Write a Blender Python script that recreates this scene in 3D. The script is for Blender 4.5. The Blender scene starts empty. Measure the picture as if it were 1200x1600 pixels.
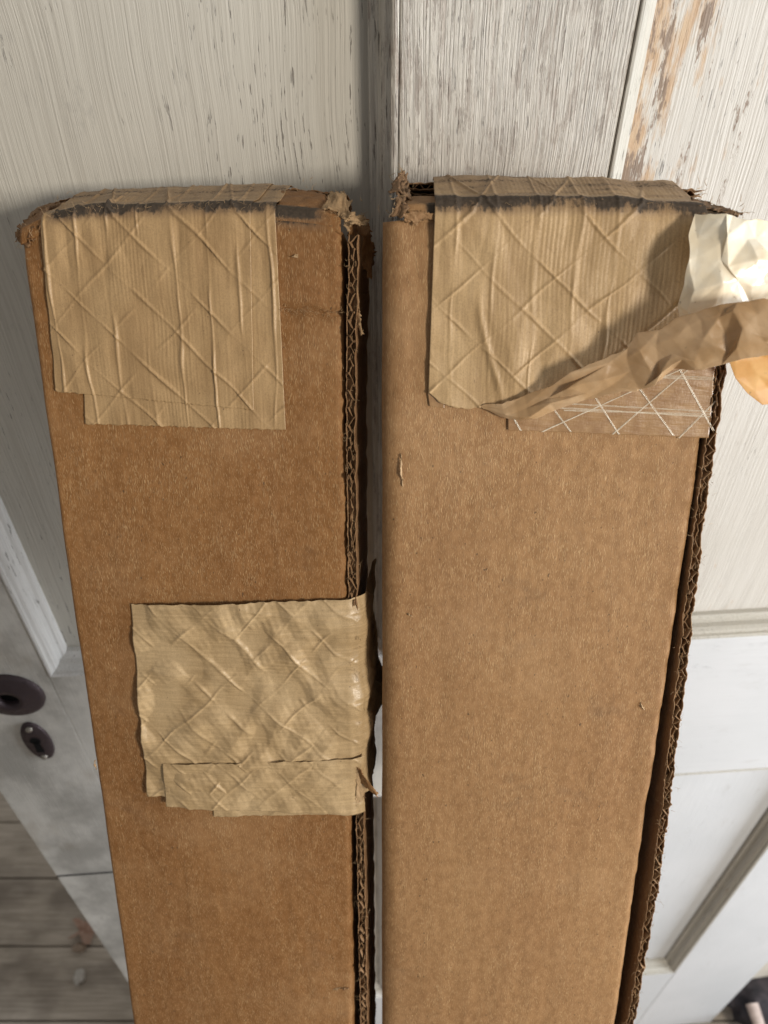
import bpy, bmesh, math, random
import numpy as np
from mathutils import Vector, Matrix, noise as mnoise
S = bpy.context.scene
R_ = math.radians
rng = random.Random(7)

# ------------------------------------------------------------------ camera
PITCH = R_(41.0)
CAM = np.array([0.0, 0.0, 1.50])
cam_d = bpy.data.cameras.new('camera')
cam = bpy.data.objects.new('camera', cam_d)
S.collection.objects.link(cam)
cam.location = CAM
cam.rotation_euler = (R_(90) - PITCH, 0, 0)
cam_d.sensor_fit = 'VERTICAL'
cam_d.sensor_height = 36
cam_d.lens = 26
cam_d.clip_start = 0.01
cam_d.clip_end = 50
cam_d.dof.use_dof = True
cam_d.dof.focus_distance = 0.315
cam_d.dof.aperture_fstop = 12.0
S.camera = cam

# ------------------------------------------------------------------ light
w = bpy.data.worlds.new('World'); S.world = w; w.use_nodes = True
bg = w.node_tree.nodes['Background']
bg.inputs[0].default_value = (1.0, 0.985, 0.96, 1)
bg.inputs[1].default_value = 0.30

def area(name, loc, target, size, size_y, power, col):
    d = bpy.data.lights.new(name, 'AREA'); d.shape = 'RECTANGLE'
    d.size = size; d.size_y = size_y; d.energy = power; d.color = col
    o = bpy.data.objects.new(name, d); S.collection.objects.link(o)
    o.location = loc
    o.rotation_euler = (Vector(target) - Vector(loc)).to_track_quat('-Z', 'Y').to_euler()
    return o
area('doorway_light', (1.12, -.90, 1.78), (0.0, 0.3, 1.25), 0.30, 0.30, 24, (1.0, 0.925, 0.81))
area('doorway_sky_light', (1.75, -.16, 1.15), (0.0, 0.3, 1.0), 0.7, 1.4, 42, (0.87, 0.93, 1.0))

S.view_settings.view_transform = 'Standard'
S.view_settings.look = 'None'
S.view_settings.gamma = 1
S.view_settings.exposure = 0.0

# ------------------------------------------------------------------ helpers
FPX = 1155.0
FWD = np.array([0, math.cos(PITCH), -math.sin(PITCH)])
UPV = np.array([0, math.sin(PITCH), math.cos(PITCH)])
RGT = np.array([1.0, 0, 0])
def ray(px, py):
    return FWD + RGT*(px-600)/FPX + UPV*(800-py)/FPX

def vnoise(x, y, seed=0):
    x = np.asarray(x, float); y = np.asarray(y, float)
    xi = np.floor(x).astype(np.int64); yi = np.floor(y).astype(np.int64)
    fx = x - xi; fy = y - yi
    fx = fx*fx*(3-2*fx); fy = fy*fy*(3-2*fy)
    def h(a, b):
        n = (a*374761393 + b*668265263 + seed*974634777) & 0x7fffffff
        n = ((n ^ (n >> 13))*1274126177) & 0x7fffffff
        return ((n ^ (n >> 16)) & 0xffff)/32767.5 - 1
    return (h(xi, yi)*(1-fx)+h(xi+1, yi)*fx)*(1-fy) + (h(xi, yi+1)*(1-fx)+h(xi+1, yi+1)*fx)*fy
def fbm(x, y, seed=0, o=4):
    s = 0; a = 1; t = 0
    for k in range(o):
        s = s + a*vnoise(np.asarray(x)*2**k+k*17.3, np.asarray(y)*2**k-k*9.1, seed+k); t += a; a *= .5
    return s/t
def smooth(a, b, x):
    t = np.clip((x-a)/(b-a), 0, 1); return t*t*(3-2*t)

def mesh_obj(name, verts, faces, mat, parent=None, sm=True, wear=None, solid=None, off=0.0):
    me = bpy.data.meshes.new(name)
    me.from_pydata([tuple(map(float, v)) for v in verts], [], faces)
    me.update()
    if sm: me.polygons.foreach_set('use_smooth', [True]*len(me.polygons))
    if wear is not None:
        a = me.attributes.new('wear', 'FLOAT', 'POINT'); a.data.foreach_set('value', np.asarray(wear, dtype=np.float32).ravel())
    me.materials.append(mat)
    o = bpy.data.objects.new(name, me); S.collection.objects.link(o)
    if parent is not None: o.parent = parent
    if solid:
        m = o.modifiers.new('thickness', 'SOLIDIFY'); m.thickness = solid; m.offset = off
    return o
def grid_faces(nu, nv, closed=False):
    f = []
    for i in range(nu-1 + (1 if closed else 0)):
        for j in range(nv-1):
            a = i*nv+j; b = ((i+1) % nu)*nv+j
            f.append((a, b, b+1, a+1))
    return f
def tag(o, label=None, cat=None, group=None, kind=None):
    if label: o['label'] = label
    if cat: o['category'] = cat
    if group: o['group'] = group
    if kind: o['kind'] = kind
    return o
def tube(verts, faces, pts, r0, r1=None, n=5):
    r1 = r0 if r1 is None else r1
    base = len(verts); m = len(pts)
    pts = [Vector(p) for p in pts]
    for i, p in enumerate(pts):
        t = (pts[min(i+1, m-1)]-pts[max(i-1, 0)]).normalized()
        a = t.cross(Vector((.3, .9, .31))).normalized(); b = t.cross(a)
        r = r0+(r1-r0)*i/(m-1)
        for k in range(n):
            an = 2*math.pi*k/n
            verts.append(tuple(p+a*(r*math.cos(an))+b*(r*math.sin(an))))
    for i in range(m-1):
        for k in range(n):
            k2 = (k+1) % n
            faces.append((base+i*n+k, base+i*n+k2, base+(i+1)*n+k2, base+(i+1)*n+k))
def box_mesh(V, F, x0, x1, y0, y1, z0, z1):
    b = len(V)
    for x in (x0, x1):
        for y in (y0, y1):
            for z in (z0, z1): V.append((x, y, z))
    for f in ((0,1,3,2),(4,6,7,5),(0,4,5,1),(2,3,7,6),(0,2,6,4),(1,5,7,3)): F.append(tuple(b+i for i in f))

# ------------------------------------------------------------------ material nodes
class NT:
    def __init__(s, name):
        s.m = bpy.data.materials.new(name); s.m.use_nodes = True
        s.t = s.m.node_tree; s.t.nodes.clear()
        s.out = s.n('ShaderNodeOutputMaterial'); s.p = s.n('ShaderNodeBsdfPrincipled')
        s.l(s.p.outputs[0], s.out.inputs[0])
        s.co = s.n('ShaderNodeTexCoord').outputs['Object']
    def n(s, k, **kw):
        o = s.t.nodes.new(k)
        for a, b in kw.items(): setattr(o, a, b)
        return o
    def l(s, a, b): s.t.links.new(a, b)
    def set(s, sock, v):
        if isinstance(v, (int, float)): sock.default_value = v
        elif isinstance(v, tuple): sock.default_value = (v+(1,))[:4] if len(sock.default_value) == 4 else v
        else: s.l(v, sock)
    def mp(s, scale=(1,1,1), rot=(0,0,0), loc=(0,0,0), src=None):
        o = s.n('ShaderNodeMapping'); s.l(src or s.co, o.inputs[0])
        o.inputs['Location'].default_value = loc; o.inputs['Rotation'].default_value = rot; o.inputs['Scale'].default_value = scale
        return o.outputs[0]
    def noise(s, vec, scale=1, detail=3, rough=.5, dist=0):
        o = s.n('ShaderNodeTexNoise'); s.l(vec, o.inputs['Vector'])
        o.inputs['Scale'].default_value = scale; o.inputs['Detail'].default_value = detail
        o.inputs['Roughness'].default_value = rough; o.inputs['Distortion'].default_value = dist
        return o.outputs[0]
    def ramp(s, v, a, b, lo=0., hi=1.):
        o = s.n('ShaderNodeMapRange'); o.interpolation_type = 'SMOOTHSTEP'
        s.set(o.inputs[0], v); s.set(o.inputs[1], a); s.set(o.inputs[2], b); s.set(o.inputs[3], lo); s.set(o.inputs[4], hi)
        return o.outputs[0]
    def math(s, op, a, b=0., c=None, clamp=False):
        o = s.n('ShaderNodeMath', operation=op); o.use_clamp = clamp
        s.set(o.inputs[0], a); s.set(o.inputs[1], b)
        if c is not None: s.set(o.inputs[2], c)
        return o.outputs[0]
    def mix(s, f, a, b, mode='MIX'):
        o = s.n('ShaderNodeMix', data_type='RGBA', blend_type=mode)
        s.set(o.inputs[0], f); s.set(o.inputs[6], a); s.set(o.inputs[7], b)
        return o.outputs[2]
    def attr(s, name):
        o = s.n('ShaderNodeAttribute'); o.attribute_name = name; return o.outputs['Fac']
    def xyz(s):
        o = s.n('ShaderNodeSeparateXYZ'); s.l(s.co, o.inputs[0]); return o.outputs
    def bump(s, h, dist=.001, st=1., prev=None):
        o = s.n('ShaderNodeBump'); s.set(o.inputs['Height'], h)
        o.inputs['Distance'].default_value = dist; o.inputs['Strength'].default_value = st
        if prev: s.l(prev, o.inputs['Normal'])
        return o.outputs[0]
    def fin(s, col, rough, nrm=None):
        s.set(s.p.inputs['Base Color'], col); s.set(s.p.inputs['Roughness'], rough)
        if nrm: s.l(nrm, s.p.inputs['Normal'])
        return s.m

def dirt(g, col):
    """charcoal wear along rubbed folds, driven by the wear attribute of the mesh"""
    wv = g.attr('wear')
    col = g.mix(g.math('MULTIPLY', wv, 1.1, clamp=True), col, g.mix(g.noise(g.mp((420,420,900)), 1, 4, .6), (.12,.07,.04), (.22,.14,.08)))
    n = g.noise(g.mp((620, 420, 200)), 1, 6, .75)
    f = g.ramp(g.math('ADD', wv, g.math('MULTIPLY', g.math('SUBTRACT', n, .5), 1.7)), .50, .86)
    f = g.math('MULTIPLY', f, .93)
    return g.mix(f, col, g.mix(g.noise(g.mp((900,900,900)), 1, 2), (.009,.0085,.008), (.085,.062,.042))), f

def cardboard(name, c0, c1, seed=0.):
    g = NT(name)
    big = g.noise(g.mp((14, 14, 6), loc=(seed, 0, 0)), 1, 3)
    mot = g.noise(g.mp((330, 330, 200), loc=(0, seed, 0)), 1, 4, .6)
    col = g.mix(g.ramp(big, .3, .7), c0, c1)
    col = g.mix(g.ramp(mot, .3, .72), g.mix(.26, col, (.10,.048,.015)), g.mix(.10, col, (.62,.42,.22)))
    # pale and dark fibre flecks in several directions
    hsum = None
    for k, (ang, thr) in enumerate(((.25, .70), (-.5, .705), (1.1, .72), (-1.25, .725), (.0, .70))):
        v = g.mp((2900, 2900, 520), rot=(0, ang, 0), loc=(k*3.1+seed, 0, k))
        v2 = g.mp((1, 1, 1), src=v)
        f = g.noise(v2, 1, 0)
        fl = g.ramp(f, thr-.02, thr+.05)
        col = g.mix(g.math('MULTIPLY', fl, .24 if k % 2 == 0 else .36), col, (.60,.40,.20) if k != 3 else (.13,.07,.035))
        hsum = fl if hsum is None else g.math('ADD', hsum, fl)
    spots = g.noise(g.mp((700, 700, 420), loc=(seed*2, 0, 5)), 1, 1)
    col = g.mix(g.math('MULTIPLY', g.ramp(spots, .73, .80), .75), col, (.07,.04,.02))
    sm = g.noise(g.mp((22, 22, 34), loc=(seed, 3, 0)), 1, 5, .6)
    col = g.mix(g.math('MULTIPLY', g.ramp(sm, .58, .78), .35), col, (.09,.06,.04))
    vs = g.noise(g.mp((130, 130, 5), loc=(seed,7,2)), 1, 4, .6)
    col = g.mix(g.ramp(vs, .35, .68, 0., .12), col, (.13,.07,.03))
    bl2 = g.noise(g.mp((9, 9, 15), loc=(seed,2,8)), 1, 5, .6)
    col = g.mix(g.ramp(bl2, .48, .72, 0., .20), col, (.56,.36,.19))
    col, f = dirt(g, col)
    n = g.bump(vs, .0005, .4)
    n = g.bump(g.noise(g.mp((160,160,60)), 1, 3), .0006, .35, n)
    n = g.bump(g.noise(g.mp((2600,2600,1500)), 1, 3, .7), .00009, .8, n)
    n = g.bump(hsum, .00006, .7, n)
    g.p.inputs['Specular IOR Level'].default_value = .35
    return g.fin(col, .72, n)

def tape_mat(name, c0, c1, rough=.42, ang=0., spec=.5, streak=(900, 900, 30)):
    g = NT(name)
    big = g.noise(g.mp((60, 60, 40)), 1, 4)
    col = g.mix(g.ramp(big, .3, .7), c0, c1)
    st = g.noise(g.mp(streak), 1, 3)
    col = g.mix(g.math('MULTIPLY', g.ramp(st, .35, .7), .35), col, tuple(min(1, c*1.4) for c in c1))
    fine = g.noise(g.mp((1800,1800,1500)), 1, 3, .7)
    col = g.mix(g.math('MULTIPLY', g.ramp(fine, .4, .7), .3), col, tuple(c*.5 for c in c0))
    sp = g.noise(g.mp((520,520,520), loc=(2,0,1)), 1, 2)
    col = g.mix(g.math('MULTIPLY', g.ramp(sp, .74, .79), .7), col, (.08,.05,.03))
    col, f = dirt(g, col)
    r = g.math('ADD', g.ramp(fine, .3, .7, rough-.06, rough+.12), g.math('MULTIPLY', f, .35), clamp=True)
    n = g.bump(g.noise(g.mp((500,500,350)), 1, 3), .00022, .5)
    n = g.bump(st, .00008, .6, n)
    n = g.bump(fine, .00005, .6, n)
    g.p.inputs['Specular IOR Level'].default_value = spec
    return g.fin(col, r, n)

def sheet_mat(name, col0, col1, rough, transl, spec=.6):
    """thin paper sheet that lets light through"""
    g = NT(name)
    c = g.mix(g.ramp(g.noise(g.mp((90,90,90)), 1, 4), .35, .65), col0, col1)
    c = g.mix(g.math('MULTIPLY', g.ramp(g.noise(g.mp((420,420,420)), 1, 3), .68, .76), .5), c, (.35,.25,.15))
    n = g.bump(g.noise(g.mp((160,160,160)), 1, 2, .5), .0003, .4)
    n = g.bump(g.noise(g.mp((1500,1500,1500)), 1, 3), .00006, .5, n)
    g.p.inputs['Specular IOR Level'].default_value = spec
    g.fin(c, rough, n)
    t = g.n('ShaderNodeBsdfTranslucent'); g.l(c, t.inputs[0])
    mx = g.n('ShaderNodeMixShader'); mx.inputs[0].default_value = transl
    g.l(g.p.outputs[0], mx.inputs[1]); g.l(t.outputs[0], mx.inputs[2]); g.l(mx.outputs[0], g.out.inputs[0])
    return g.m

M = {}
M['card_l'] = cardboard('kraft_cardboard_warm', (.225,.092,.023), (.275,.120,.033), 0.)
M['card_r'] = cardboard('kraft_cardboard_pale', (.30,.152,.060), (.355,.192,.080), 4.3)
M['edge'] = cardboard('raw_board_edge', (.19,.095,.042), (.27,.145,.068), 9.)
M['flute'] = cardboard('flute_paper', (.19,.10,.045), (.28,.16,.08), 6.)
M['fibre'] = cardboard('torn_kraft_fibre', (.36,.23,.12), (.5,.35,.2), 2.)
M['tape_l'] = tape_mat('kraft_paper_tape', (.34,.212,.098), (.42,.275,.135), .46, spec=.45)
M['tape_m'] = tape_mat('kraft_paper_tape_crinkled', (.385,.26,.130), (.465,.33,.18), .39, streak=(60, 60, 900), spec=.55)
M['tape_r'] = tape_mat('kraft_paper_tape_pale', (.375,.243,.118), (.455,.31,.16), .5, spec=.4)
M['peel'] = sheet_mat('loose_tape_brown', (.54,.35,.18), (.66,.47,.28), .34, .30, .5)
M['gum'] = sheet_mat('gummed_tape_back', (.93,.82,.62), (.96,.90,.76), .28, .18, .7)
M['amber'] = sheet_mat('amber_tape_back', (.80,.50,.19), (.88,.62,.28), .4, .5, .5)
def thread_mat():
    g = NT('glass_thread'); g.p.inputs['Specular IOR Level'].default_value = .8
    return g.fin(g.mix(g.noise(g.mp((900,900,900)), 1, 2), (.42,.32,.2), (.80,.72,.6)), .22)
M['thread'] = thread_mat()
def film_mat():
    g = NT('adhesive_film')
    n = g.bump(g.noise(g.mp((120,120,700)), 1, 4), .0005, .6)
    n = g.bump(g.noise(g.mp((1400,1400,500)), 1, 3), .0001, .6, n)
    c = g.mix(g.ramp(g.noise(g.mp((200,200,200)), 1, 4), .3, .7), (.27,.145,.060), (.35,.205,.092))
    c = g.mix(g.ramp(g.noise(g.mp((1500,1500,260), loc=(3,1,2)), 1, 2), .64, .76), c, (.38,.25,.13))
    g.p.inputs['Coat Weight'].default_value = .6; g.p.inputs['Coat Roughness'].default_value = .18
    return g.fin(c, .38, n)
M['film'] = film_mat()

# ------------------------------------------------------------------ door
TH = R_(4.2); DY = .3432
door = bpy.data.objects.new('panelled_door', None); S.collection.objects.link(door)
door.location = (0, DY, 0); door.rotation_euler = (0, 0, TH)
tag(door, 'old weathered off-white panelled wooden door that the two long boxes lean against', 'door')

def paint(name, base, base2, woodc, wood, crack, grain, rust=0., dirty=0., seed=0., horiz=False, rx=(.11, .15), fine=1.0, grime=0., zfade=0., lines=0., blotch=(.33,.31,.28)):
    g = NT(name)
    a = 1.0
    sv = (lambda x, z: (z, x, x)) if horiz else (lambda x, z: (x, x, z))
    warp = g.noise(g.mp((9, 9, 7), loc=(seed, 0, 0)), 1, 2)
    o = g.n('ShaderNodeVectorMath', operation='ADD')
    cx = g.n('ShaderNodeCombineXYZ'); wv = g.math('MULTIPLY', g.math('SUBTRACT', warp, .5), .012)
    g.l(wv, cx.inputs[2 if horiz else 0]); g.l(g.co, o.inputs[0]); g.l(cx.outputs[0], o.inputs[1]); V = o.outputs[0]
    gr = g.noise(g.mp(sv(680, 15), loc=(seed,1,0), src=V), 1, 6, .66)          # fine wood grain
    gr2 = g.noise(g.mp(sv(1500, 30), loc=(seed,4,0), src=V), 1, 3, .6)
    blo = g.noise(g.mp(sv(26, 12), loc=(seed,2,0)), 1, 5, .6)
    peel = g.noise(g.mp(sv(110, 48), loc=(seed,7,3), src=V), 1, 7, .72)
    crk = g.noise(g.mp(sv(800, 75), loc=(seed,3,9), src=V), 1, 4, .6)
    big = g.noise(g.mp((6,6,5), loc=(seed,5,1)), 1, 3)
    col = g.mix(g.ramp(big, .3, .7), base, base2)
    col = g.mix(g.math('MULTIPLY', g.ramp(gr, .35, .62, 1., 0.), .40*fine), col, tuple(c*.70 for c in base))
    if lines:
        ln = g.noise(g.mp(sv(1150, 7), loc=(seed,8,8), src=V), 1, 3, .55)
        lm = g.ramp(g.noise(g.mp(sv(70, 9), loc=(seed,1,4)), 1, 3), .3, .65, .35, 1.)
        lf_ = g.math('MULTIPLY', g.ramp(ln, .44, .60), lm)
        col = g.mix(g.math('MULTIPLY', lf_, lines), col, tuple(c*.62 for c in woodc))
    # bare wood where the paint has worn off
    wf = g.ramp(g.math('ADD', g.math('MULTIPLY', gr, .62), g.math('MULTIPLY', peel, .72)), .835-wood, .93-wood, 0., 1.)
    wcol = g.mix(g.ramp(gr2, .35, .65), tuple(c*.62 for c in woodc), woodc)
    col = g.mix(g.math('MULTIPLY', wf, .9), col, wcol)
    # hairline cracks
    cf = g.math('MULTIPLY', g.ramp(crk, .615, .665), g.ramp(blo, .55-.15*crack, .68-.15*crack))
    if zfade: cf = g.math('MULTIPLY', cf, g.ramp(g.xyz()[2], zfade-.2, zfade))
    col = g.mix(g.math('MULTIPLY', cf, .8*min(1, crack)), col, (.11,.09,.075))
    # smudges
    sm = g.noise(g.mp(sv(60, 22), loc=(seed,9,2)), 1, 8, .74)
    col = g.mix(g.math('MULTIPLY', g.ramp(sm, .56, .72), .55*(dirty+.35)), col, blotch)
    if grime:
        gm = g.noise(g.mp((13,13,10), loc=(seed,1,6)), 1, 5, .62)
        col = g.mix(g.math('MULTIPLY', g.ramp(gm, .40, .66), grime), col, (.17,.16,.14))
        gm2 = g.noise(g.mp((17,17,9), loc=(seed,8,3)), 1, 4, .6)
        col = g.mix(g.math('MULTIPLY', g.ramp(gm2, .55, .72), grime*.7), col, (.26,.19,.11))
    if rust:
        x = g.xyz()[0]
        near = g.ramp(x, rx[0], rx[1]+.02, 1., 0.)
        r1 = g.noise(g.mp((150, 150, 34), loc=(seed,3,3), src=V), 1, 5, .65)
        rf = g.ramp(g.math('ADD', r1, g.math('MULTIPLY', near, .26)), .62, .80)
        col = g.mix(g.math('MULTIPLY', rf, .9*rust), col, g.mix(g.noise(g.mp((300,300,90)), 1, 4), (.33,.17,.075), (.58,.44,.29)))
        r2 = g.noise(g.mp((130, 130, 30), loc=(seed+2,6,8), src=V), 1, 6, .7)
        rf2 = g.math('MULTIPLY', g.ramp(g.math('ADD', r2, g.math('MULTIPLY', near, .13)), .63, .68), g.ramp(g.xyz()[2], 1.2, 1.3))
        col = g.mix(g.math('MULTIPLY', rf2, .92), col, g.mix(gr2, (.13,.085,.06), (.30,.22,.16)))
    n = g.bump(gr, .0007*grain, .8)
    if lines: n = g.bump(g.math('SUBTRACT', 1., lf_), .0005*lines, .8, n)
    n = g.bump(gr2, .00022*grain, .8, n)
    n = g.bump(g.math('SUBTRACT', 1., g.math('MAXIMUM', wf, cf)), .00035, .8, n)
    g.p.inputs['Specular IOR Level'].default_value = .35
    return g.fin(col, g.ramp(wf, 0, 1, .5, .8), n)
M['p_left'] = paint('aged_paint_left_panel', (.52,.49,.43), (.60,.57,.50), (.36,.31,.25), -.04, .9, .6, dirty=.9, seed=1.3, fine=.35, lines=.18)
M['p_right'] = paint('aged_paint_right_panel', (.53,.505,.46), (.59,.565,.525), (.36,.30,.24), -.06, .8, .7, rust=1., seed=5.1, fine=.2, lines=.15, zfade=1.30)
M['p_stile'] = paint('weathered_stile', (.62,.58,.51), (.55,.515,.46), (.46,.405,.355), .165, .9, 2.2, dirty=1.0, lines=.50, seed=8.2, fine=.8, blotch=(.24,.17,.13))
M['p_mould'] = paint('moulding_paint_lit', (.70,.68,.645), (.75,.735,.70), (.42,.37,.30), -.03, .9, 1.0, seed=3.)  # lightened to stand in for light falling on the left strip
M['p_mould2'] = paint('moulding_paint_dimmed', (.43,.405,.35), (.50,.475,.42), (.40,.33,.25), .05, .9, 1.0, seed=3.)  # same paint darkened to hold back the strong light on the right
M['p_low'] = paint('cleaner_paint', (.57,.585,.605), (.64,.65,.67), (.45,.40,.35), -.10, .3, .5, dirty=.35, seed=2.2, fine=.3)  # cool cast of the light tinted into the white paint
M['p_dirty'] = paint('grimy_paint', (.68,.655,.60), (.75,.725,.67), (.30,.26,.21), -.05, .3, .6, dirty=.6, seed=4.2, fine=.4, grime=.55)  # base lifted and warmed in place of fill light, grime goes over it
M['p_rail'] = paint('rail_paint', (.57,.585,.605), (.62,.63,.65), (.45,.40,.35), -.10, .3, .5, seed=6.1, horiz=True, fine=.3)  # white paint with the bluish light put into its colour

# door-local extents (x along the door, y into it, z up)
XE0, XM0 = -.3285, -.2430
XC0, XC1 = .0062, .1012
XM1, XE1 = .4270, .5630
ZTOP = 1.98; ZU1 = 1.86; ZU0 = 1.058; ZL1 = .857; ZL0 = .281
WM, DM = .0115, .0185
def door_part(name, x0, x1, z0, z1, mat, y0=0., y1=.034, bev=.0012):
    V, F = [], []
    box_mesh(V, F, x0, x1, y0, y1, z0, z1)
    o = mesh_obj(name, V, F, mat, door, sm=False)
    b = o.modifiers.new('bevel', 'BEVEL'); b.width = bev; b.segments = 3
    return o
door_part('stile', XE0, XM0, .003, ZTOP, M['p_dirty'])
door_part('stile', XM1, XE1, .003, ZTOP, M['p_low'])
door_part('mullion', XC0, XC1, ZL0+.0003, ZU1-.0003, M['p_stile'])
for (a, b) in ((XM0+.0003, XM1-.0003),):
    door_part('rail', a, b, .003, ZL0, M['p_rail'])
    door_part('rail', a, b, ZU1, ZTOP, M['p_rail'])
door_part('rail', XM0, XC0-.0003, ZL1, ZU0, M['p_dirty'], bev=.0003)
door_part('rail', XC1+.0003, XM1-.0003, ZL1, ZU0, M['p_rail'])
PROF = [(0,.0006),(.0004,-.0004),(.0016,-.0006),(.0030,.0002),(.0033,.0022),(.0052,.0034),(.0068,.0060),(.0072,.0100),(.0086,.0118),(.0102,.0126),(.0115,.0138),(.0115,.0190)]
def moulding(x0, x1, z0, z1, side, mat):
    V = []
    for (a, d) in PROF:
        if side == 'l': e = [(x0+a, d, z0+a), (x0+a, d, z1-a)]
        if side == 'r': e = [(x1-a, d, z0+a), (x1-a, d, z1-a)]
        if side == 'b': e = [(x0+a, d, z0+a), (x1-a, d, z0+a)]
        if side == 't': e = [(x0+a, d, z1-a), (x1-a, d, z1-a)]
        V += e
    F = [(2*i, 2*i+1, 2*i+3, 2*i+2) for i in range(len(PROF)-1)]
    mesh_obj('moulding', V, F, mat, door, sm=False)
for (x0, x1, z0, z1, mat) in ((XM0, XC0, ZU0, ZU1, M['p_left']), (XC1, XM1, ZU0, ZU1, M['p_right']),
                              (XM0, XC0, ZL0, ZL1, M['p_dirty']), (XC1, XM1, ZL0, ZL1, M['p_low'])):
    # panel board with a very slight warp
    nu, nv = 30, 50
    V = []
    for i in range(nu):
        for j in range(nv):
            x = x0+.002+(x1-x0-.004)*i/(nu-1); z = z0+.002+(z1-z0-.004)*j/(nv-1)
            V.append((x, DM-.001+.0008*float(fbm(x*9, z*4, 3)), z))
    mesh_obj('panel', V, grid_faces(nu, nv), mat, door)
    for s in 'lrbt': moulding(x0+.0002, x1-.0002, z0+.0002, z1-.0002, s, M['p_stile'] if (s == 'r' and x0 < 0 and z1 > 1.5) else M['p_mould2'] if x0 > 0 else M['p_mould'])  # moulding tone picked per side, lit and shaded tones painted in

def metal(name, c, r=.55):
    g = NT(name); g.p.inputs['Metallic'].default_value = .55
    n = g.noise(g.mp((260,260,260)), 1, 4)
    return g.fin(g.mix(n, c, tuple(x*1.9 for x in c)), g.ramp(n, .3, .7, r-.1, r+.2), g.bump(n, .0004, .5))
M['iron'] = metal('dark_corroded_metal', (.045,.032,.034))
M['hole'] = metal('dark_void', (.004,.004,.004), .9)
def lathe(prof, cx, cz, n=48, sx=1., sz=1., key=None):
    V, F = [], []
    for (r, y) in prof:
        for k in range(n):
            a = 2*math.pi*k/n
            V.append((cx+sx*r*math.cos(a), y, cz+sz*r*math.sin(a)))
    for i in range(len(prof)-1):
        for k in range(n):
            k2 = (k+1) % n
            F.append((i*n+k, (i+1)*n+k, (i+1)*n+k2, i*n+k2))
    return V, F
# rosette of the missing knob: domed ring with a spindle hole
V, F = lathe([(.0245,0),(.0245,-.0016),(.0215,-.0034),(.0150,-.0046),(.0118,-.0062),(.0085,-.0062),(.0072,-.004),(.0072,.002)], -.276, 1.041)
ros = mesh_obj('knob_rosette', V, F, M['iron'], door)
V, F = lathe([(.0001,-.0006),(.0075,-.0006)], -.276, 1.041)
mesh_obj('spindle_hole', V, F, M['hole'], ros)
V, F = lathe([(.0255,0),(.0255,-.0011),(.0235,-.0022),(.0150,-.0030),(.0001,-.0032)], -.2745, .980, sx=.42, sz=1.0)
kp = mesh_obj('keyhole_plate', V, F, M['iron'], door)
V, F = lathe([(.0001,-.0036),(.0042,-.0036)], -.2745, .984)
n0 = len(V); V += [(-.2765,-.0036,.984),(-.2725,-.0036,.984),(-.2715,-.0036,.968),(-.2775,-.0036,.968)]; F.append((n0, n0+1, n0+2, n0+3))
mesh_obj('keyhole', V, F, M['hole'], kp, sm=False)
M['screw'] = metal('worn_screw_head', (.22,.20,.17), .4)
for zz in (.9995, .9605):
    V, F = lathe([(.0026,-.0022),(.0024,-.0042),(.0001,-.0046)], -.2745, zz, n=16); mesh_obj('screw', V, F, M['screw'], kp)
# narrow split across the lower stile
V, F = [], []; box_mesh(V, F, XE0+.001, XM0-.001, -.0006, .001, .7395, .7415); mesh_obj('split', V, F, M['hole'], door, sm=False)

# ------------------------------------------------------------------ floor
def floor_mat():
    g = NT('old_floorboards')
    gr = g.noise(g.mp((12, 260, 60)), 1, 5, .6)
    c = g.mix(g.ramp(gr, .3, .7), (.38,.32,.25), (.58,.50,.41))  # board colours lifted in place of fill light on the floor
    o = g.noise(g.mp((7,11,7)), 1, 4)
    c = g.mix(g.math('MULTIPLY', g.ramp(o, .4, .65), .6), c, (.10,.075,.055))
    return g.fin(c, .8, g.bump(gr, .002, .6))
V, F = [], []
y = -2.2; k = 0
ys = [.505-.118*i for i in range(1, 24)][::-1] + [.505, .627, .740] + [.740+.118*i for i in range(1, 20)]
for a, b in zip(ys[:-1], ys[1:]):
    box_mesh(V, F, -3, 3, a+.0018, b-.0018, -.02, 0.0-.0012*((k*7) % 3)); k += 1
fl = mesh_obj('floor', V, F, floor_mat(), sm=False); tag(fl, 'old grey brown floorboards', None, kind='structure')
V, F = [], []; box_mesh(V, F, -6, 6, -6, 6, -.05, -.03)
g = NT('dark_earth'); und = mesh_obj('ground', V, F, g.fin((.03,.025,.02), .9), sm=False); tag(und, 'dark ground under the boards', kind='structure')

# dry leaf, chips and wood scraps on the floor
def simple(name, c, c2, sc=120, r=.8):
    g = NT(name); n = g.noise(g.mp((sc, sc, sc)), 1, 4)
    return g.fin(g.mix(g.ramp(n, .3, .7), c, c2), r, g.bump(n, .001, .5))
V, F = [], []
n = 22
V.append((0, 0, .010))
for k in range(n):
    a = 2*math.pi*k/n; r = .030*(.72+.28*math.cos(5*a))*(1+.25*rng.random())
    V.append((r*math.cos(a), .8*r*math.sin(a), .012+.010*math.sin(3*a+1)))
for k in range(n): F.append((0, 1+k, 1+(k+1) % n))
lf = mesh_obj('dry_leaf', V, F, simple('dry_leaf', (.40,.24,.17), (.52,.36,.28)), sm=False); lf.location = (-.555, .530, 0)
lf.modifiers.new('t', 'SOLIDIFY').thickness = .0008
tag(lf, 'crumpled pinkish brown dry leaf on the floorboards left of the door', 'leaf')
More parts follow.
